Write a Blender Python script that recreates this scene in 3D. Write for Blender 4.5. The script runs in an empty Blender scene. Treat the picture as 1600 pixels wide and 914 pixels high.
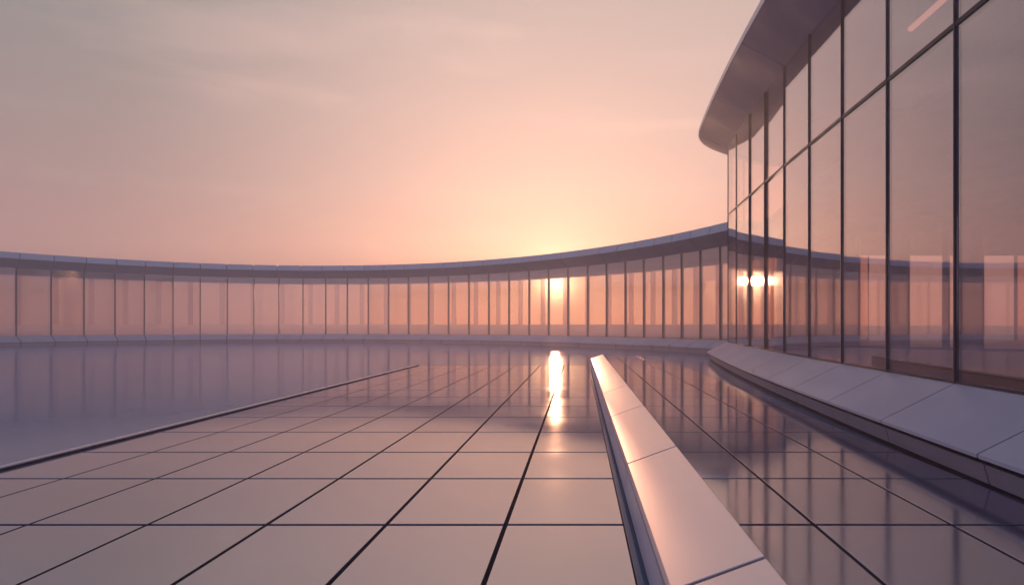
import bpy, bmesh, math, random
import numpy as np
from mathutils import Vector

random.seed(4)
S = 1.6                       # metres per building unit (= eye height)
F = 1067.0
C = bpy.context.scene.collection
SUN_AZ, SUN_EL = math.radians(-1.99), math.radians(3.58)
sun_dir = Vector((math.sin(SUN_AZ)*math.cos(SUN_EL), math.cos(SUN_AZ)*math.cos(SUN_EL), math.sin(SUN_EL)))

# ------------------------------------------------------------------ materials
def nodes(m):
    m.use_nodes = True
    nt = m.node_tree
    nt.nodes.clear()
    return nt, nt.nodes, nt.links

def mat_solid(name, col, rough, ior=1.5, metal=0.0, var=0.06, bump=0.0, scale=3.0, rough_var=0.08, island=0.0, cells=None):
    m = bpy.data.materials.new(name)
    nt, N, L = nodes(m)
    out = N.new('ShaderNodeOutputMaterial')
    p = N.new('ShaderNodeBsdfPrincipled')
    L.new(p.outputs[0], out.inputs[0])
    p.inputs['Metallic'].default_value = metal
    p.inputs['IOR'].default_value = ior
    tc = N.new('ShaderNodeTexCoord')
    nz = N.new('ShaderNodeTexNoise')
    nz.inputs['Scale'].default_value = scale
    nz.inputs['Detail'].default_value = 6
    nz.inputs['Roughness'].default_value = 0.6
    L.new(tc.outputs['Object'], nz.inputs['Vector'])
    mr = N.new('ShaderNodeMapRange')
    mr.inputs['From Min'].default_value = 0.3; mr.inputs['From Max'].default_value = 0.7
    mr.inputs['To Min'].default_value = 1-var; mr.inputs['To Max'].default_value = 1+var
    L.new(nz.outputs['Fac'], mr.inputs['Value'])
    fac = mr.outputs[0]
    if island:
        g = N.new('ShaderNodeNewGeometry')
        mi = N.new('ShaderNodeMapRange')
        mi.inputs['To Min'].default_value = 1-island; mi.inputs['To Max'].default_value = 1+island
        L.new(g.outputs['Random Per Island'], mi.inputs['Value'])
        mu = N.new('ShaderNodeMath'); mu.operation = 'MULTIPLY'
        L.new(fac, mu.inputs[0]); L.new(mi.outputs[0], mu.inputs[1])
        fac = mu.outputs[0]
    vm = N.new('ShaderNodeVectorMath'); vm.operation = 'SCALE'
    vm.inputs[0].default_value = col
    L.new(fac, vm.inputs['Scale'])
    colour = vm.outputs[0]
    nr = N.new('ShaderNodeTexNoise')
    nr.inputs['Scale'].default_value = scale*0.45
    nr.inputs['Detail'].default_value = 8
    L.new(tc.outputs['Object'], nr.inputs['Vector'])
    rr = N.new('ShaderNodeMapRange')
    rr.inputs['From Min'].default_value = 0.3; rr.inputs['From Max'].default_value = 0.7
    rr.inputs['To Min'].default_value = max(0.0, rough*(1-rough_var*3)); rr.inputs['To Max'].default_value = rough*(1+rough_var*3)
    L.new(nr.outputs['Fac'], rr.inputs['Value'])
    rough_out = rr.outputs[0]
    if cells:                              # faint printed cell lines inside each panel, plus small specks
        sx, sy, amt = cells
        sep = N.new('ShaderNodeSeparateXYZ'); L.new(tc.outputs['Object'], sep.inputs[0])
        lines = []
        for ax, st in ((0, sx), (1, sy)):
            d = N.new('ShaderNodeMath'); d.operation = 'DIVIDE'; d.inputs[1].default_value = st
            L.new(sep.outputs[ax], d.inputs[0])
            fr = N.new('ShaderNodeMath'); fr.operation = 'FRACT'; L.new(d.outputs[0], fr.inputs[0])
            lt = N.new('ShaderNodeMath'); lt.operation = 'LESS_THAN'; lt.inputs[1].default_value = 0.03/ (st/0.062)
            L.new(fr.outputs[0], lt.inputs[0]); lines.append(lt.outputs[0])
        mx = N.new('ShaderNodeMath'); mx.operation = 'MAXIMUM'
        L.new(lines[0], mx.inputs[0]); L.new(lines[1], mx.inputs[1])
        br = N.new('ShaderNodeTexNoise'); br.inputs['Scale'].default_value = 1.3; br.inputs['Detail'].default_value = 2
        L.new(tc.outputs['Object'], br.inputs['Vector'])
        bm_ = N.new('ShaderNodeMapRange'); bm_.inputs['From Min'].default_value = 0.45; bm_.inputs['From Max'].default_value = 0.7
        L.new(br.outputs['Fac'], bm_.inputs['Value'])
        ml = N.new('ShaderNodeMath'); ml.operation = 'MULTIPLY'
        L.new(mx.outputs[0], ml.inputs[0]); L.new(bm_.outputs[0], ml.inputs[1])
        vor = N.new('ShaderNodeTexVoronoi'); vor.inputs['Scale'].default_value = 1.7
        L.new(tc.outputs['Object'], vor.inputs['Vector'])
        sp = N.new('ShaderNodeMath'); sp.operation = 'LESS_THAN'; sp.inputs[1].default_value = 0.012
        L.new(vor.outputs['Distance'], sp.inputs[0])
        ad = N.new('ShaderNodeMath'); ad.operation = 'MULTIPLY_ADD'; ad.use_clamp = True
        L.new(ml.outputs[0], ad.inputs[0]); ad.inputs[1].default_value = amt; L.new(sp.outputs[0], ad.inputs[2])
        mix = N.new('ShaderNodeMix'); mix.data_type = 'RGBA'
        L.new(ad.outputs[0], mix.inputs['Factor']); L.new(colour, mix.inputs['A'])
        mix.inputs['B'].default_value = (0.45, 0.43, 0.45, 1)
        colour = mix.outputs['Result']
    L.new(colour, p.inputs['Base Color'])
    L.new(rough_out, p.inputs['Roughness'])
    if bump:
        b = N.new('ShaderNodeBump'); b.inputs['Strength'].default_value = bump; b.inputs['Distance'].default_value = 0.01
        nb = N.new('ShaderNodeTexNoise'); nb.inputs['Scale'].default_value = scale*30; nb.inputs['Detail'].default_value = 3
        L.new(tc.outputs['Object'], nb.inputs['Vector'])
        L.new(nb.outputs['Fac'], b.inputs['Height']); L.new(b.outputs[0], p.inputs['Normal'])
    return m

def mat_glass(name, tint, f0, gain, rough, refl=(1, 1, 1), wave=0.0, frit=0.0):
    """tinted architectural glass: clear body, mirror-like face"""
    m = bpy.data.materials.new(name)
    nt, N, L = nodes(m)
    out = N.new('ShaderNodeOutputMaterial')
    tr = N.new('ShaderNodeBsdfTransparent'); tr.inputs[0].default_value = (*tint, 1)
    gl = N.new('ShaderNodeBsdfGlossy'); gl.inputs['Roughness'].default_value = rough; gl.inputs[0].default_value = (*refl, 1)
    lw = N.new('ShaderNodeLayerWeight'); lw.inputs['Blend'].default_value = 0.5
    pw = N.new('ShaderNodeMath'); pw.operation = 'POWER'; pw.inputs[1].default_value = 3.0
    L.new(lw.outputs['Facing'], pw.inputs[0])
    ma = N.new('ShaderNodeMath'); ma.operation = 'MULTIPLY_ADD'; ma.use_clamp = True
    L.new(pw.outputs[0], ma.inputs[0]); ma.inputs[1].default_value = gain; ma.inputs[2].default_value = f0
    mx = N.new('ShaderNodeMixShader')
    body = tr.outputs[0]
    if frit:                               # a fine printed dot frit that scatters part of the light
        tl = N.new('ShaderNodeBsdfTranslucent'); tl.inputs[0].default_value = (0.85, 0.74, 0.76, 1)
        fm = N.new('ShaderNodeMixShader'); fm.inputs[0].default_value = frit
        L.new(tr.outputs[0], fm.inputs[1]); L.new(tl.outputs[0], fm.inputs[2]); body = fm.outputs[0]
    L.new(ma.outputs[0], mx.inputs[0]); L.new(body, mx.inputs[1]); L.new(gl.outputs[0], mx.inputs[2])
    L.new(mx.outputs[0], out.inputs[0])
    if wave:
        tc = N.new('ShaderNodeTexCoord')
        nz = N.new('ShaderNodeTexNoise'); nz.inputs['Scale'].default_value = 0.6; nz.inputs['Detail'].default_value = 1
        L.new(tc.outputs['Object'], nz.inputs['Vector'])
        b = N.new('ShaderNodeBump'); b.inputs['Strength'].default_value = wave; b.inputs['Distance'].default_value = 0.02
        L.new(nz.outputs['Fac'], b.inputs['Height']); L.new(b.outputs[0], gl.inputs['Normal'])
    return m

def mat_emit(name, col, st):
    m = bpy.data.materials.new(name)
    nt, N, L = nodes(m)
    out = N.new('ShaderNodeOutputMaterial')
    e = N.new('ShaderNodeEmission'); e.inputs[0].default_value = (*col, 1); e.inputs[1].default_value = st
    L.new(e.outputs[0], out.inputs[0])
    return m

M_TILE = mat_solid('glazed_panel', (0.14, 0.13, 0.20), 0.10, ior=4.8, var=0.13, scale=1.2, rough_var=0.12, island=0.12, cells=(0.062, 0.062, 0.32))
M_SUB = mat_solid('dark_joint', (0.030, 0.025, 0.042), 1.0, ior=1.04, var=0.2)
def mat_court(name, col, rough, f0, gain):
    m = mat_solid(name, col, 0.9, ior=1.05, var=0.10, scale=0.35)
    nt = m.node_tree; N, L = nt.nodes, nt.links
    out = [n for n in N if n.type == 'OUTPUT_MATERIAL'][0]; p = [n for n in N if n.type == 'BSDF_PRINCIPLED'][0]
    gl = N.new('ShaderNodeBsdfGlossy'); gl.inputs['Roughness'].default_value = rough; gl.inputs[0].default_value = (0.86, 0.92, 1.0, 1)
    lw = N.new('ShaderNodeLayerWeight'); lw.inputs['Blend'].default_value = 0.5
    pw = N.new('ShaderNodeMath'); pw.operation = 'POWER'; pw.inputs[1].default_value = 5.0; L.new(lw.outputs['Facing'], pw.inputs[0])
    ma = N.new('ShaderNodeMath'); ma.operation = 'MULTIPLY_ADD'; ma.inputs[1].default_value = gain; ma.inputs[2].default_value = f0; L.new(pw.outputs[0], ma.inputs[0])
    mx = N.new('ShaderNodeMixShader'); L.new(ma.outputs[0], mx.inputs[0]); L.new(p.outputs[0], mx.inputs[1]); L.new(gl.outputs[0], mx.inputs[2])
    L.new(mx.outputs[0], out.inputs[0])
    return m
M_COURT = mat_court('honed_court', (0.13, 0.195, 0.29), 0.12, 0.11, 0.52)
M_GROUND = mat_solid('gravel_field', (0.26, 0.20, 0.19), 0.95, ior=1.1, var=0.15, scale=0.2)
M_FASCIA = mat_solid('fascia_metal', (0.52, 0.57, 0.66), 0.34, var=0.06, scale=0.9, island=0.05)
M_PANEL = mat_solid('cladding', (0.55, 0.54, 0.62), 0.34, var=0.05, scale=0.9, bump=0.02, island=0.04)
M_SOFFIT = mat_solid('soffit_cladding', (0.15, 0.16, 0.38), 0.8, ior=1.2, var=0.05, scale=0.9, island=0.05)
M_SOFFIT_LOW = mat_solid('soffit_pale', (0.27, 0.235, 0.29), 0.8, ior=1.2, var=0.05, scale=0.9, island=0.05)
M_KERB = mat_solid('kerb_cladding', (0.74, 0.64, 0.62), 0.30, ior=2.3, metal=0.45, var=0.06, scale=0.7, island=0.05, rough_var=0.02)
M_DARK = mat_solid('dark_frame', (0.040, 0.036, 0.060), 0.5, ior=1.3, var=0.1)
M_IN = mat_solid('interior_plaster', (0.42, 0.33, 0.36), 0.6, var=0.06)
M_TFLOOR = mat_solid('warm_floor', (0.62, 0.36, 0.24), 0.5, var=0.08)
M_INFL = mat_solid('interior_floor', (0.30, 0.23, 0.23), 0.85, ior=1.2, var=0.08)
M_ROOF = mat_solid('roof_membrane', (0.30, 0.29, 0.32), 0.7, var=0.1)
M_TRIM = mat_solid('edge_metal', (0.62, 0.56, 0.58), 0.3, metal=0.3, var=0.08)
G_RING = mat_glass('pavilion_glass', (0.96, 0.92, 0.92), 0.20, 0.45, 0.07, frit=0.18)
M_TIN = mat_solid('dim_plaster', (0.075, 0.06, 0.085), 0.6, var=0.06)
M_BASE = mat_solid('base_cladding', (0.40, 0.34, 0.38), 0.65, ior=1.3, var=0.06)
G_REAR = mat_glass('rear_glass', (0.97, 0.93, 0.91), 0.03, 0.25, 0.02)
G_SUNSET = mat_glass('sunset_tint_glass', (1.0, 0.82, 0.70), 0.03, 0.25, 0.02)  # orange light of the wall openings put into the glass tint
G_TOWER = mat_glass('facade_glass', (0.95, 0.88, 0.88), 0.29, 0.46, 0.03, (0.81, 0.84, 0.94), wave=0.02)
def mat_frost(name, see, diff):
    m = bpy.data.materials.new(name)
    nt, N, L = nodes(m)
    out = N.new('ShaderNodeOutputMaterial')
    tr = N.new('ShaderNodeBsdfTransparent'); tr.inputs[0].default_value = (0.86, 0.74, 0.76, 1)
    tl = N.new('ShaderNodeBsdfTranslucent'); tl.inputs[0].default_value = (0.90, 0.76, 0.78, 1)
    df = N.new('ShaderNodeBsdfDiffuse'); df.inputs[0].default_value = (0.55, 0.46, 0.52, 1)
    a = N.new('ShaderNodeMixShader'); a.inputs[0].default_value = diff; L.new(tl.outputs[0], a.inputs[1]); L.new(df.outputs[0], a.inputs[2])
    b = N.new('ShaderNodeMixShader'); b.inputs[0].default_value = see; L.new(a.outputs[0], b.inputs[1]); L.new(tr.outputs[0], b.inputs[2])
    L.new(b.outputs[0], out.inputs[0])
    return m
M_FROST = mat_frost('frosted_fin', 0.70, 0.35)
M_FROST_SILL = mat_frost('backlit_band', 0.30, 0.0)
M_LAMP = mat_emit('warm_lamp', (1.0, 0.42, 0.30), 0.8)

# ------------------------------------------------------------------ mesh helpers
class MB:
    """collects solids (in building units) and links them as ONE mesh"""
    def __init__(self): self.bm = bmesh.new()
    def prism(self, secs, close=True):
        """secs: list of cross-sections (equal point counts, each a closed loop); capped sweep"""
        bm = self.bm
        vs = [[bm.verts.new((x*S, y*S, z*S)) for x, y, z in s] for s in secs]
        n = len(secs[0])
        for a, b in zip(vs[:-1], vs[1:]):
            for k in range(n):
                bm.faces.new((a[k], a[(k+1) % n], b[(k+1) % n], b[k]))
        if close:
            bm.faces.new(vs[0][::-1]); bm.faces.new(vs[-1])
    def box(self, x0, x1, y0, y1, z0, z1):
        self.prism([[(x0, y0, z0), (x1, y0, z0), (x1, y0, z1), (x0, y0, z1)],
                    [(x0, y1, z0), (x1, y1, z0), (x1, y1, z1), (x0, y1, z1)]])
    def build(self, name, m, parent=None, bevel=0.0, smooth=None):
        bm = self.bm
        bmesh.ops.recalc_face_normals(bm, faces=bm.faces)
        me = bpy.data.meshes.new(name); bm.to_mesh(me); bm.free()
        me.materials.append(m)
        o = bpy.data.objects.new(name, me); C.objects.link(o)
        if parent:
            o.parent = parent
            o.location = -parent.location
        if smooth:
            for p in me.polygons: p.use_smooth = True
            me.set_sharp_from_angle(angle=math.radians(smooth))
        if bevel:
            b = o.modifiers.new('bevel', 'BEVEL'); b.width = bevel; b.segments = 2; b.limit_method = 'ANGLE'
            b.angle_limit = math.radians(35)
        return o

def thing(name, label, cat, loc):
    o = bpy.data.objects.new(name, None); C.objects.link(o)
    o.location = Vector(loc)*S; o['label'] = label; o['category'] = cat
    bpy.context.view_layer.update()
    return o
def tag(o, label, cat):
    o['label'] = label; o['category'] = cat; return o
def structure(o):
    o['kind'] = 'structure'; return o

class Path:
    """a plan curve with an arc-length table; outward() points away from the court"""
    def __init__(self, pts, side):
        self.p = np.array(pts, float); self.side = side
        d = np.linalg.norm(np.diff(self.p, axis=0), axis=1)
        self.s = np.concatenate([[0], np.cumsum(d)])
    def at(self, s):
        return np.array([np.interp(s, self.s, self.p[:, 0]), np.interp(s, self.s, self.p[:, 1])])
    def normal(self, s, e=0.35):
        t = self.at(min(s+e, self.s[-1])) - self.at(max(s-e, 0))
        t /= np.linalg.norm(t)
        return np.array([t[1], -t[0]])*self.side
def sect(path, s, prof):
    """profile [(offset toward the court, height)] placed at s"""
    c, n = path.at(s), path.normal(s)
    return [(c[0]+n[0]*o, c[1]+n[1]*o, h) for o, h in prof]
def sweep(mb, path, s0, s1, prof, step=0.4):
    k = max(1, int(math.ceil((s1-s0)/step)))
    f = prof if callable(prof) else (lambda s: prof)
    mb.prism([sect(path, s, f(s)) for s in np.linspace(s0, s1, k+1)])

# ------------------------------------------------------------------ far curved pavilion: plan curve
xs = np.array([0, 200, 400, 540, 650, 800, 900, 1000, 1100, 1138.])
ds = np.array([31.9, 28.4, 26.0, 25.5, 26.5, 29.2, 32.0, 35.7, 41.4, 43.9])
pf = np.polynomial.Polynomial.fit(xs, ds, 4)
xx = np.arange(0, 1139, 6.0)
curve = [((x-905)/pf(x), F/pf(x)) for x in xx]
# continue past the left of the frame along the same bend, and on the right until it meets the tall building
p0, p1 = np.array(curve[0]), np.array(curve[3])
a = math.atan2(*(p0-p1)[::-1]); left = []; q = p0.copy()
for k in range(60):
    a += 0.25/20.0
    q = q + 0.25*np.array([math.cos(a), math.sin(a)]); left.append(tuple(q))
pe = np.array(curve[-1]); te = pe-np.array(curve[-4]); te /= np.linalg.norm(te)
right = [tuple(pe+te*d) for d in np.arange(0.3, 2.3, 0.3)]
ring = Path(left[::-1]+curve+right, +1)
# side=+1: normal = (ty,-tx) for a path going left->right points to -Y .. i.e. toward the court
bear = (ring.p[:, 0]/ring.p[:, 1])*F+905
mx = [25.4, 80, 131.3, 179.8, 225.6, 270.4, 312.8, 355.2, 396.9, 435.9, 473.5, 508.8, 542.6, 575.3, 606.8, 638.3, 669.4, 700.5,
      732.4, 763.5, 795, 826.5, 856.9, 887.3, 918, 947.6, 976.9, 1005.8, 1036.1, 1065, 1094.3, 1125.4]
s0 = ring.s[len(left)]
i0 = len(left)
sm = [float(np.interp(x, bear[i0:], ring.s[i0:])) for x in mx]
w = sm[1]-sm[0]
s = sm[0]-w
pre = []
while s > 1.0:
    pre.append(s); s -= w
sm = pre[::-1]+sm
sm.append(sm[-1]+1.6)
send = ring.s[-1]
GL = -0.03                                             # courtyard level
H0, H1, H2, H3 = 0.455, 3.84, 4.27, 4.58               # sill, glass head, lip, top
DEP = 3.4
rt = thing('curved_pavilion', 'long low curved pavilion of tall glass panes wrapping the far side of the court', 'building',
           (*ring.at(sm[len(sm)//2]), GL))
gap = 0.028
edges = [0.6]+sm
fa, so, pl, ba = MB(), MB(), MB(), MB()
for a_, b_ in zip(edges[:-1], edges[1:]):
    sweep(fa, ring, a_+gap, b_-gap, [(0.50, H2), (0.40, H3), (0.05, H3), (0.30, H2)])
    sweep(so, ring, a_+gap, b_-gap, [(0.50, H2-0.012), (0.30, H2-0.012), (-0.10, H1+0.10), (-0.10, H1), (0.03, H1)])
    sweep(pl, ring, a_+gap, b_-gap, [(0.05, H0), (0.62, 0.20), (0.62, 0.145), (0.05, 0.145)])
    sweep(ba, ring, a_+gap, b_-gap, [(0.56, 0.125), (0.56, GL), (0.30, GL), (0.30, 0.125)])
fa.build('fascia', M_FASCIA, rt, smooth=25)
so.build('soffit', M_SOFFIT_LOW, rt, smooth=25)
pl.build('plinth', M_FASCIA, rt, smooth=25)
ba.build('plinth_base', M_BASE, rt, smooth=25)
core = MB()
sweep(core, ring, 0.6, sm[-1], [(0.30, H2+0.02), (0.03, H3-0.006), (-0.05, H3-0.006), (-0.05, H2+0.01)])
sweep(core, ring, 0.6, sm[-1], [(0.28, 0.14), (0.52, 0.13), (0.52, GL), (0.28, GL)])
sweep(core, ring, 0.6, sm[-1], [(0.03, H0-0.03), (0.57, 0.19), (0.57, 0.155), (0.03, 0.155)])
core.build('backing', M_SUB, rt)
r = MB(); sweep(r, ring, 0.6, sm[-1], [(0.04, H3-0.01), (-DEP, H3-0.05), (-DEP, H1+0.12), (-0.12, H1+0.12)], 0.8); r.build('roof', M_ROOF, rt)
r = MB(); sweep(r, ring, 0.6, sm[-1], [(0.0, H0-0.04), (-DEP, H0-0.04), (-DEP, GL), (0.0, GL)], 0.8); r.build('interior_floor', M_INFL, rt)
def chord(path, a, b, off, h0, h1, th):
    pa = sect(path, a, [(off-th, h0), (off+th, h0), (off+th, h1), (off-th, h1)])
    pb = sect(path, b, [(off-th, h0), (off+th, h0), (off+th, h1), (off-th, h1)])
    return [pa, pb]
for a_, b_ in zip(edges[:-1], edges[1:]):
    g = MB(); g.prism(chord(ring, a_+0.02, b_-0.02, 0.0, H0, H1, 0.008)); g.build('glass_pane', G_RING, rt)
for s_ in sm:
    g = MB(); g.prism([[(x, y, h) for x, y, h in sect(ring, s_+d, [(0.035, H0), (0.035, H1), (-0.09, H1), (-0.09, H0)])] for d in (-0.026, 0.026)])
    g.build('mullion', M_DARK, rt)
# rear face: header, sill, piers and rear panes
RS = 1.04  # sill raised as an added frosted band, glowing over the dark ground line
hd = MB(); sweep(hd, ring, 0.6, sm[-1], [(-DEP+0.16, H1+0.11), (-DEP+0.16, 3.68), (-DEP-0.02, 3.68), (-DEP-0.02, H1+0.11)], 0.8); hd.build('rear_header', M_IN, rt)
sl = MB(); sweep(sl, ring, 0.6, sm[-1], [(-DEP+0.10, RS), (-DEP-0.01, RS), (-DEP-0.01, H0-0.03), (-DEP+0.10, H0-0.03)], 0.8); sl.build('rear_sill', M_FROST_SILL, rt)
mids = [a_+(b_-a_)*0.70 for a_, b_ in zip(edges[:-1], edges[1:])]
for s_ in mids:
    g = MB(); g.prism([sect(ring, s_+d, [(-DEP+0.12, RS), (-DEP+0.12, 3.68), (-DEP-0.015, 3.68), (-DEP-0.015, RS)]) for d in (-0.105, 0.105)])
    g.build('rear_pier', M_FROST, rt)
for a_, b_ in zip(mids[:-1], mids[1:]):
    g = MB(); g.prism(chord(ring, a_+0.105, b_-0.105, -DEP+0.02, RS, 3.68, 0.006)); g.build('rear_pane', G_REAR, rt)

# ------------------------------------------------------------------ tall glass building on the right
QA, QB, QC = 2.95, 0.02, 0.0026
fx = lambda z: QA+QB*z+QC*z*z
bx = [1138, 1150.9, 1171.3, 1195.7, 1226.2, 1265.2, 1316.8, 1388, 1494.9]
yb = [534, 537, 541, 545.5, 551, 557, 567, 580.5, 599]
yt = [335.6, 324, 305.5, 284.5, 259.5, 228, 184.2, 126.2, 37.3]
ye = {1138: 228, 1170: 184, 1195.7: 149, 1226.2: 104.5, 1265.2: 54, 1304: 0}
def zat(x):
    b = (x-905)/F
    B = QB-b
    return (-B-math.sqrt(B*B-4*QC*QA))/(2*QC)
Zb = [zat(x) for x in bx]
hb = np.polyfit(Zb, [1-(y-508)/F*z for y, z in zip(yb, Zb)], 1)
ht = np.polyfit(Zb, [1-(y-508)/F*z for y, z in zip(yt, Zb)], 2)
he = np.polyfit([zat(x) for x in ye], [1-(y-508)/F*zat(x) for x, y in ye.items()], 1)
print('tower Z', [round(z, 2) for z in Zb], 'hb', hb, 'ht', ht, 'he', he)
Zmax = Zb[0]
fh = lambda c, z: float(np.polyval(c, min(max(z, 4.5), Zmax)))
# plan: far rounded end -> along the facade -> past the camera
main = [(fx(z), z) for z in np.arange(-5.0, Zmax, 0.25)]+[(fx(Zmax), Zmax)]
ang = math.atan(QB+2*QC*Zmax); q = np.array(main[-1]); endc = []
for k in range(40):
    ang += math.radians(75)/24 if k < 24 else 0
    q = q+0.16*np.array([math.sin(ang), math.cos(ang)]); endc.append(tuple(q))
for k in range(20):
    q = q+0.4*np.array([math.sin(ang), math.cos(ang)]); endc.append(tuple(q))
tow = Path(main+endc, -1)              # going +Z, court side is -X
zs = tow.p[:, 1]
s_of_z = lambda z: float(np.interp(z, zs[:len(main)], tow.s[:len(main)]))
sEnd = s_of_z(Zmax)
tm = [s_of_z(z) for z in Zb][::-1]
step = 1.5
near = []
z = Zb[-1]-step
while z > -4.6:
    near.append(s_of_z(z)); z -= step
far = [sEnd+0.95*k for k in range(1, 8)]
tms = near[::-1]+tm+far
hz = lambda s: float(np.interp(s, tow.s, zs))
hB = lambda s: fh(hb, hz(s) if s <= sEnd else Zmax)
hT = lambda s: fh(ht, hz(s) if s <= sEnd else Zmax)
hE = lambda s: fh(he, hz(s) if s <= sEnd else Zmax)
ov = lambda s: float(np.interp(hz(s) if s <= sEnd else Zmax, [4, 10, 20], [0.66, 0.70, 0.86]))
tt = thing('glass_building', 'tall curved glass building with deep tilted eaves and a sloping pale ledge on the right', 'building',
           (tow.at(tm[3])[0]+2, tow.at(tm[3])[1], GL))
ea, lg, fc, lb, bk = MB(), MB(), MB(), MB(), MB()
g2 = 0.010
eav = [near[-1]-0.0]+near[::-1]+tm+far
eav = sorted(set(eav))
joints = eav[:len(near)]+tm[:]+far
soff_j = sorted(set(near[::2]+tm[0::2]+[tm[-2]]+far[0::1]))
for a_, b_ in zip(soff_j[:-1], soff_j[1:]):
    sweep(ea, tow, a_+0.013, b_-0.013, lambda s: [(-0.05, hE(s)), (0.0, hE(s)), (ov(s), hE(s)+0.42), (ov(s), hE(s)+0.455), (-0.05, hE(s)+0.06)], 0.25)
    sweep(fc, tow, a_+0.008, b_-0.008, lambda s: [(ov(s)+0.012, hE(s)+0.425), (ov(s)+0.012, hE(s)+0.535), (ov(s)-0.10, hE(s)+0.56), (ov(s)-0.05, hE(s)+0.46)], 0.25)
for a_, b_ in zip(tms[:-1], tms[1:]):
    sweep(lg, tow, a_+g2, b_-g2, lambda s: [(0.02, hB(s)-0.012), (0.62, 0.205), (0.62, 0.180), (0.02, 0.180)], 0.3)
    sweep(lb, tow, a_+g2, b_-g2, [(0.580, 0.140), (0.545, 0.018), (0.30, 0.018), (0.30, 0.140)], 0.3)
sweep(bk, tow, tms[0], tms[-1], lambda s: [(0.03, hB(s)-0.04), (0.575, 0.195), (0.56, 0.12), (0.525, GL), (0.20, GL), (0.03, 0.10)], 0.3)
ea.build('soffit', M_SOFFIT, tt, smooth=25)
fc.build('fascia', M_PANEL, tt, smooth=25)
lg.build('ledge', M_PANEL, tt, smooth=25)
lb.build('ledge_base', M_BASE, tt, smooth=25)
bk.build('backing', M_SUB, tt)
up = MB(); sweep(up, tow, tms[0], tms[-1], lambda s: [(-0.02, hE(s)+0.075), (ov(s)-0.03, hE(s)+0.47), (ov(s)-0.06, hE(s)+0.50), (-0.02, hE(s)+0.50)], 0.4)
up.build('eave_core', M_SUB, tt)
for a_, b_ in zip(tms[:-1], tms[1:]):
    for lo, hi in ((lambda s: hB(s)+0.015, lambda s: hT(s)-0.02), (lambda s: hT(s)+0.02, hE)):
        g = MB(); th = 0.006
        zm = hz((a_+b_)/2)             # far panes turned on purpose to throw sun glints, others at random
        tw = {0: -0.004, 1: -0.002, 2: 0.013, 3: 0.024}.get(int((Zb[0]-zm)/2.05), random.uniform(-0.0015, 0.0015)) if a_ < sEnd-0.01 else 0.0
        g.prism([sect(tow, s, [(-th+o, lo(s)), (th+o, lo(s)), (th+o, hi(s)), (-th+o, hi(s))]) for s, o in ((a_+0.0098, tw), (b_-0.0098, -tw))])

        g.build('glass_pane', G_TOWER if a_ < sEnd-0.01 else G_SUNSET, tt)
for s_ in tms:
    g = MB(); g.prism([sect(tow, s_+d, [(0.025, hB(s_)), (0.025, hE(s_)-0.003), (-0.032, hE(s_)-0.003), (-0.032, hB(s_))]) for d in (-0.0095, 0.0095)])
    g.build('mullion', M_DARK, tt)
tr = MB()
for a_, b_ in zip(tms[:-1], tms[1:]):
    tr.prism([sect(tow, s, [(0.018, hT(s)-0.020), (0.018, hT(s)+0.020), (-0.06, hT(s)+0.020), (-0.06, hT(s)-0.020)]) for s in (a_+0.0100, b_-0.0100)])
tr.build('transom', M_DARK, tt)
tr = MB()
for a_, b_ in zip(tms[:-1], tms[1:]):
    tr.prism([sect(tow, s, [(0.019, hB(s)-0.010), (0.019, hB(s)+0.014), (-0.06, hB(s)+0.014), (-0.06, hB(s)-0.010)]) for s in (a_+0.0100, b_-0.0100)])
tr.build('sill_rail', M_DARK, tt)
# inside: ground floor, upper slab, roof, cross wall with tall openings, ceiling light strips
insec = lambda depth, z0, z1: (lambda s: [(-0.10, z0(s)), (-0.10, z1(s)), (-depth, z1(s)), (-depth, z0(s))])
sA, sB = tms[0]+0.05, sEnd+0.3
def plan_slab(name, z0, z1, m, setback):
    """polygon floor plate filling the plan from facade to the back of the house"""
    bm = bmesh.new()
    outl = [sect(tow, s, [(-setback, 0)])[0][:2] for s in np.linspace(tms[0], tms[-1], 70)]
    outl += [(15.5, outl[-1][1]), (15.5, outl[0][1])]
    lo = [bm.verts.new((x*S, y*S, (z0(y) if callable(z0) else z0)*S)) for x, y in outl]
    hi = [bm.verts.new((x*S, y*S, (z1(y) if callable(z1) else z1)*S)) for x, y in outl]
    n = len(outl)
    for k in range(n): bm.faces.new((lo[k], lo[(k+1) % n], hi[(k+1) % n], hi[k]))
    bm.faces.new(lo[::-1]); bm.faces.new(hi)
    mb = MB(); mb.bm.free(); mb.bm = bm
    return mb.build(name, m, tt)
plan_slab('interior_floor', GL, 0.47, M_TFLOOR, 0.05)
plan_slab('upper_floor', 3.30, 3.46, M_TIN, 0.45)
lw = min(hE(s) for s in tms)
plan_slab('roof', lambda y: fh(he, y)+0.08, lambda y: fh(he, y)+0.45, M_ROOF, 0.03)
# rear glazing closing the house, added to turn light in the openings orange
yr = [tow.p[-1][1]-0.05-2.1*k for k in range(13)]
for y1, y0 in zip(yr[:-1], yr[1:]):
    g = MB(); g.box(15.40, 15.412, y0+0.03, y1-0.03, 0.48, 5.3); g.build('rear_pane', G_SUNSET, tt)
    g = MB(); g.box(15.36, 15.46, y1-0.029, y1+0.029, 0.472, 5.3); g.build('rear_mullion', M_DARK, tt)
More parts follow.
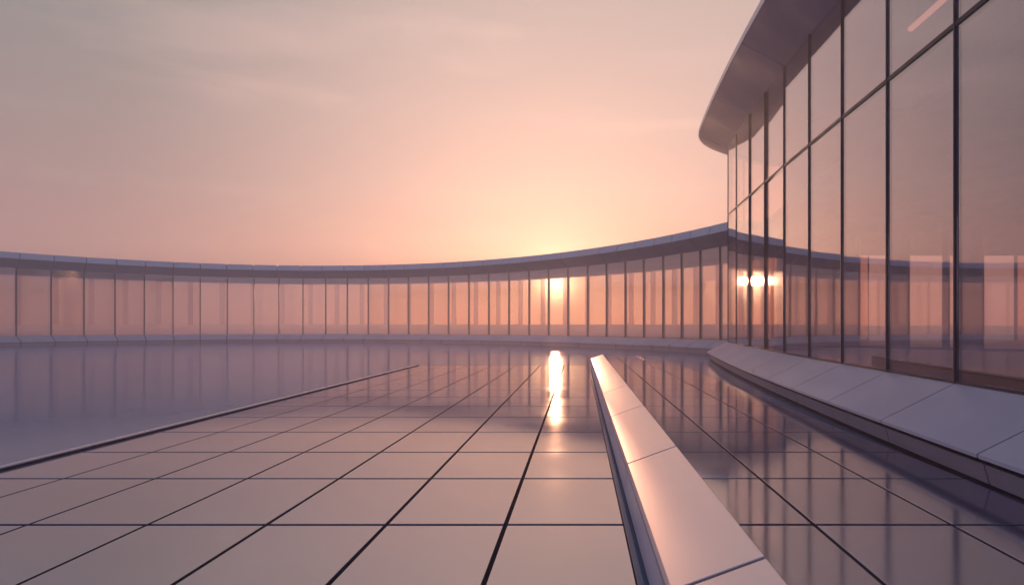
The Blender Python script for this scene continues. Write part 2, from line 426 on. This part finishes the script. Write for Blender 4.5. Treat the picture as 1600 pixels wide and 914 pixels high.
# cross wall (runs obliquely behind the facade)
wall = [(5.0, 17.3), (6.7, 15.75), (7.6, 14.85), (8.6, 13.85), (10.5, 12.0), (15.4, 7.4)]
wp = Path(wall, +1)
wb = wp.p[:, 0]/wp.p[:, 1]*F+905
sw = lambda x: float(np.interp(x, wb, wp.s))
cuts = [(1343, 1384), (1420, 1473), (1483, 1491), (1537, 1625), (1700, 1800)]
cw = MB(); last = 0.0
WT, WB, WH = 3.05, 0.52, 3.30
wall_box = lambda a, b, z0, z1: cw.prism([sect(wp, s, [(-0.12, z0), (0.0, z0), (0.0, z1), (-0.12, z1)]) for s in (a, b)])
for xa, xb in cuts:
    a_, b_ = sw(xa), sw(xb)
    wall_box(last, a_-0.0015, 0.47, WH); wall_box(a_, b_, WT, WH-0.002); wall_box(a_, b_, 0.472, WB); last = b_+0.0015
wall_box(last, wp.s[-1], 0.47, WH)
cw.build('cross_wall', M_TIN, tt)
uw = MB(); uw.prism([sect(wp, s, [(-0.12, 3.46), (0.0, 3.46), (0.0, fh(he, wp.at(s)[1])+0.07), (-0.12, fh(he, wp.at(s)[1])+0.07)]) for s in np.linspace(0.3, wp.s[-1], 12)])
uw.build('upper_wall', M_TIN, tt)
for (x, z0_, z1_, h_) in ((7.0, 8.5, 11.85, 4.58), (6.0, 7.6, 10.1, 4.88), (4.6, 8.4, 9.5, 5.08)):
    l = MB(); pass
    l.box(x-0.03, x+0.03, z0_, z1_, h_, h_+0.05)
    rod = MB()
    o = l.build('light_strip', M_LAMP, tt)
    for zz in (z0_+0.2, z1_-0.2): rod.box(x-0.008, x+0.008, zz-0.008, zz+0.008, h_+0.05, fh(he, zz)+0.085)
    r_ = rod.build('hanger', M_DARK, None); r_.parent = o; r_.location = (0, 0, 0)
    r_.matrix_parent_inverse.identity()

# ------------------------------------------------------------------ ground and glazed paving
gm = MB(); gm.bm.free(); gm.bm = bmesh.new()
R = 2000.0
gv = [gm.bm.verts.new(v) for v in ((-R, -R, GL*S-0.06), (R, -R, GL*S-0.06), (R, R, GL*S-0.06), (-R, R, GL*S-0.06))]
gm.bm.faces.new(gv)
structure(gm.build('ground', M_GROUND))
cm = MB()
rim = [sect(ring, s, [(0.45, 0)])[0][:2] for s in np.linspace(0.2, ring.s[-1]-0.2, 90)]
rim += [(7.5, rim[-1][1]), (7.5, -12.0), (rim[0][0], -12.0)]
vb = [cm.bm.verts.new((x*S, y*S, GL*S)) for x, y in rim]
cm.bm.faces.new(vb)
structure(cm.build('courtyard', M_COURT))

rows = [1067/d for d in (311.3+0, 239.3, 198.1, 166.8, 143.6, 126.4, 112.3)]
st = 1.02
front = [rows[0]-st*k for k in range(1, 6)][::-1]
back = []
z = rows[-1]+st
while z < 16.6: back.append(z); z += st
ZL = 16.9
zj = front+rows+back
def paving(name, xj, zj, z_end, jx, jz, clip=None):
    top, sub = MB(), MB()
    zz = zj+[z_end]
    for i in range(len(xj)-1):
        for k in range(len(zz)-1):
            x0, x1, y0, y1 = xj[i]+jx/2, xj[i+1]-jx/2, zz[k]+jz/2, zz[k+1]-jz/2
            c = 0.0014
            dz = random.uniform(-1, 1)*0.0004
            f = lambda x, y, z: (x, y, z)
            top.prism([[(x0, y0, -0.028), (x1, y0, -0.028), (x1, y1, -0.028), (x0, y1, -0.028)],
                       [(x0, y0, -c), (x1, y0, -c), (x1, y1, -c), (x0, y1, -c)],
                       [(x0+c, y0+c, dz), (x1-c, y0+c, dz), (x1-c, y1-c, dz), (x0+c, y1-c, dz)]])
    o = structure(top.build(name, M_TILE))
    sub.box(xj[0], xj[-1], zj[0], z_end+0.34, GL-0.02, -0.018)
    structure(sub.build('paving_bed', M_SUB))
    return o
XL = [-3.97+0.6*k for k in range(8)]
paving('paving', XL, zj, ZL, 0.021, 0.034)
XR = [0.52, 1.18, 1.87, 2.56]
zr = list(zj)
z = zr[-1]+st
while z < 21.6: zr.append(z); z += st
def right_end(x): return None
paving('path', [0.50, 1.18, 1.87, 2.53], [v for v in zr], 22.2, 0.021, 0.030)

# slim edge strip of the left paving
e = MB(); e.prism([[(x, y, z) for x, z in ((-4.035, GL), (-4.035, 0.020), (-4.025, 0.025), (-3.990, 0.025), (-3.98, 0.020), (-3.98, GL))] for y in (-2.6, ZL+0.03)])
er = thing('edge_strip', 'slim pale metal edging strip along the left side of the glossy tiled terrace', 'edging', (-4.0, 8, GL))
e.build('upstand', M_TRIM, er, bevel=0.004)
e = MB(); e.box(-3.979, -3.965, -2.6, ZL+0.02, GL, 0.012); e.build('shadow_gap', M_SUB, er)

# ------------------------------------------------------------------ sloping kerb between the two pavings
kt = thing('kerb_wall', 'long low kerb with a pale tilted top of metal panels between the two tiled strips', 'kerb', (0.43, 8, GL))
XA, XB, HA, HB = 0.287, 0.575, 0.180, 0.285
ks = [-1.9, 0.1, 2.11, 4.05, 6.14, 8.2, 10.3, 12.4, 14.6, 16.75]
tp, fa_, core = MB(), MB(), MB()
for a_, b_ in zip(ks[:-1], ks[1:]):
    j = 0.011
    a2, b2 = a_+j, b_-j
    tp.prism([[(x, y, z) for x, z in ((XA-0.008, HA-0.022), (XA, HA), (XB, HB), (XB+0.004, HB-0.02), (XB-0.01, HB-0.035), (XA+0.01, HA-0.034))] for y in (a2, b2)])
    fa_.prism([[(x, y, z) for x, z in ((0.268, 0.012), (XA-0.004, HA-0.050), (XA+0.03, HA-0.050), (XA+0.03, 0.012))] for y in (a2, b2)])
tp.build('coping', M_KERB, kt, bevel=0.004)
fb_ = MB()
for a_, b_ in zip(ks[:-1], ks[1:]):
    fb_.prism([[(x, y, z) for x, z in ((XB-0.030, 0.012), (XB-0.030, HB-0.052), (XB-0.012, HB-0.052), (XB-0.012, 0.012))] for y in (a_+0.011, b_-0.011)])
fa_.build('side_panel', M_PANEL, kt); fb_.build('side_panel', M_KERB, kt)
core.prism([[(x, y, z) for x, z in ((XA-0.001, GL), (XA+0.016, HA-0.02), (XB-0.035, HB-0.045), (XB-0.035, GL))] for y in (ks[0]+0.02, ks[-1]-0.03)])
core.build('backing', M_SUB, kt)

# ------------------------------------------------------------------ world
wd = bpy.data.worlds.new('World'); bpy.context.scene.world = wd
wd.use_nodes = True
nt = wd.node_tree; N, L = nt.nodes, nt.links; N.clear()
out = N.new('ShaderNodeOutputWorld')
tc = N.new('ShaderNodeTexCoord')
nrm = N.new('ShaderNodeVectorMath'); nrm.operation = 'NORMALIZE'; L.new(tc.outputs['Generated'], nrm.inputs[0])
sep = N.new('ShaderNodeSeparateXYZ'); L.new(nrm.outputs[0], sep.inputs[0])
def M(op, a, b=None, c=None, clamp=False):
    n = N.new('ShaderNodeMath'); n.operation = op; n.use_clamp = clamp
    for i, v in enumerate((a, b, c)):
        if v is None: continue
        if isinstance(v, (int, float)): n.inputs[i].default_value = v
        else: L.new(v, n.inputs[i])
    return n.outputs[0]
def ramp(fac, stops):
    r = N.new('ShaderNodeValToRGB'); cr = r.color_ramp; cr.interpolation = 'EASE' if False else 'LINEAR'
    while len(cr.elements) < len(stops): cr.elements.new(0.5)
    for el, (p, c) in zip(cr.elements, stops): el.position = p; el.color = (*c, 1)
    L.new(fac, r.inputs[0]); return r.outputs[0]
def mixc(f, a, b):
    m = N.new('ShaderNodeMix'); m.data_type = 'RGBA'
    L.new(f, m.inputs['Factor']); L.new(a, m.inputs['A']); L.new(b, m.inputs['B']); return m.outputs['Result']
# soft cloud wisps: warp the elevation and the azimuth a little
mp = N.new('ShaderNodeMapping'); mp.inputs['Scale'].default_value = (1.6, 1.6, 9.0); mp.inputs['Rotation'].default_value = (0.10, 0.06, 0)
L.new(nrm.outputs[0], mp.inputs[0])
n1 = N.new('ShaderNodeTexNoise'); n1.inputs['Scale'].default_value = 1.5; n1.inputs['Detail'].default_value = 7; n1.inputs['Roughness'].default_value = 0.55
n1.inputs['Distortion'].default_value = 0.4
L.new(mp.outputs[0], n1.inputs['Vector'])
elev = M('MULTIPLY', M('ARCSINE', sep.outputs[2]), 2/math.pi)      # -1..1
elw = M('ADD', elev, M('MULTIPLY', M('SUBTRACT', n1.outputs['Fac'], 0.5), 0.085))
d90 = lambda deg: deg/90
el = M('MAXIMUM', elw, 0.0)
frontc = ramp(el, [(0, (.60, .24, .17)), (d90(5), (.63, .295, .23)), (d90(11), (.68, .445, .365)), (d90(17), (.70, .485, .40)), (d90(25), (.635, .475, .40)), (d90(45), (.34, .32, .40)), (1, (.19, .23, .40))])
sidec = ramp(el, [(0, (.37, .18, .18)), (d90(5), (.39, .21, .205)), (d90(11), (.34, .24, .21)), (d90(17), (.305, .26, .225)), (d90(25), (.25, .26, .24)), (d90(45), (.19, .22, .31)), (1, (.18, .22, .39))])
backc = ramp(el, [(0, (.40, .34, .46)), (d90(10), (.42, .36, .50)), (d90(22), (.29, .31, .49)), (d90(40), (.19, .24, .43)), (1, (.17, .21, .38))])
hl = M('SQRT', M('ADD', M('MULTIPLY', sep.outputs[0], sep.outputs[0]), M('MULTIPLY', sep.outputs[1], sep.outputs[1])))
az = M('DIVIDE', M('ADD', M('MULTIPLY', sep.outputs[0], math.sin(math.radians(10))), M('MULTIPLY', sep.outputs[1], math.cos(math.radians(10)))), M('MAXIMUM', hl, 0.01))
def mrange(v, a, b):
    m = N.new('ShaderNodeMapRange'); m.interpolation_type = 'SMOOTHSTEP'; m.inputs['From Min'].default_value = a; m.inputs['From Max'].default_value = b
    L.new(v, m.inputs['Value']); return m.outputs[0]
c1 = mixc(mrange(az, -0.5, 0.72), backc, sidec)
c2 = mixc(mrange(az, 0.68, 1.0), c1, frontc)
# wisps add a touch of pink
wis = mrange(n1.outputs['Fac'], 0.52, 0.75)
def scale(col, f):
    v = N.new('ShaderNodeVectorMath'); v.operation = 'SCALE'
    if isinstance(col, tuple): v.inputs[0].default_value = col
    else: L.new(col, v.inputs[0])
    if isinstance(f, (int, float)): v.inputs['Scale'].default_value = f
    else: L.new(f, v.inputs['Scale'])
    return v.outputs[0]
def add(a, b):
    v = N.new('ShaderNodeVectorMath'); v.operation = 'ADD'; L.new(a, v.inputs[0]); L.new(b, v.inputs[1]); return v.outputs[0]
dt = N.new('ShaderNodeVectorMath'); dt.operation = 'DOT_PRODUCT'; dt.inputs[1].default_value = sun_dir; L.new(nrm.outputs[0], dt.inputs[0])
dot = M('MAXIMUM', dt.outputs['Value'], 0.0)
tot = add(c2, scale((.13, .065, .045), M('MULTIPLY', wis, mrange(az, -0.2, 0.8))))
tot = add(tot, scale((.12, .065, .015), M('POWER', dot, 45)))
tot = add(tot, scale((.32, .42, .25), M('POWER', dot, 420)))
tot = add(tot, scale((.36, .25, .12), M('POWER', dot, 1600)))
tot = add(tot, scale((12.5, 9.2, 4.3), M('POWER', dot, 5000)))
bg = N.new('ShaderNodeBackground'); L.new(tot, bg.inputs[0]); bg.inputs[1].default_value = 0.95
sky = N.new('ShaderNodeTexSky'); sky.sky_type = 'NISHITA'; sky.sun_disc = False
sky.sun_elevation = SUN_EL; sky.sun_rotation = SUN_AZ
tint = N.new('ShaderNodeVectorMath'); tint.operation = 'MULTIPLY'; tint.inputs[1].default_value = (0.52, 0.38, 0.58); L.new(sky.outputs[0], tint.inputs[0])
bg2 = N.new('ShaderNodeBackground'); L.new(tint.outputs[0], bg2.inputs[0]); bg2.inputs[1].default_value = 0.05
ads = N.new('ShaderNodeAddShader'); L.new(bg.outputs[0], ads.inputs[0]); L.new(bg2.outputs[0], ads.inputs[1])
L.new(ads.outputs[0], out.inputs[0])

# ------------------------------------------------------------------ sun lamp
ld = bpy.data.lights.new('sun', 'SUN'); ld.energy = 2.0; ld.angle = math.radians(0.6); ld.color = (1.0, 0.55, 0.30)
lo = bpy.data.objects.new('sun', ld); C.objects.link(lo)
lo.rotation_euler = (-sun_dir).to_track_quat('-Z', 'Y').to_euler()
lo.location = (0, 60, 40)

# ------------------------------------------------------------------ camera
cd = bpy.data.cameras.new('camera'); cam = bpy.data.objects.new('camera', cd); C.objects.link(cam)
cd.sensor_width = 36; cd.lens = F/1600*36; cd.clip_end = 6000; cd.clip_start = 0.05
cd.shift_x = -105/1600; cd.shift_y = 51/1600
cam.location = (0, 0, S); cam.rotation_euler = (math.radians(90), 0, 0)
sc = bpy.context.scene
sc.camera = cam
sc.view_settings.view_transform = 'Standard'; sc.view_settings.look = 'None'
sc.view_settings.exposure = 0.0; sc.view_settings.gamma = 1.0
sc.render.engine = 'CYCLES'
sc.cycles.max_bounces = 10; sc.cycles.transparent_max_bounces = 40; sc.cycles.glossy_bounces = 6
sc.cycles.sample_clamp_indirect = 6.0
sc.cycles.use_denoising = True
sc.cycles.caustics_reflective = False; sc.cycles.caustics_refractive = False
sc.cycles.volume_bounces = 1; sc.cycles.volume_step_rate = 4.0; sc.cycles.volume_max_steps = 64

# ------------------------------------------------------------------ thin evening haze round the whole place
hm = MB(); hm.box(-60, 60, -20, 62, GL-0.9, 8.5)
hz_m = bpy.data.materials.new('haze_air'); hz_m.use_nodes = True
hn, hl_ = hz_m.node_tree.nodes, hz_m.node_tree.links; hn.clear()
ho = hn.new('ShaderNodeOutputMaterial'); hv = hn.new('ShaderNodeVolumePrincipled')
hv.inputs['Color'].default_value = (0.96, 0.90, 0.95, 1); hv.inputs['Density'].default_value = 0.0065; hv.inputs['Anisotropy'].default_value = 0.68
hl_.new(hv.outputs[0], ho.inputs['Volume'])
ho_ = hm.build('haze', hz_m); ho_['kind'] = 'stuff'
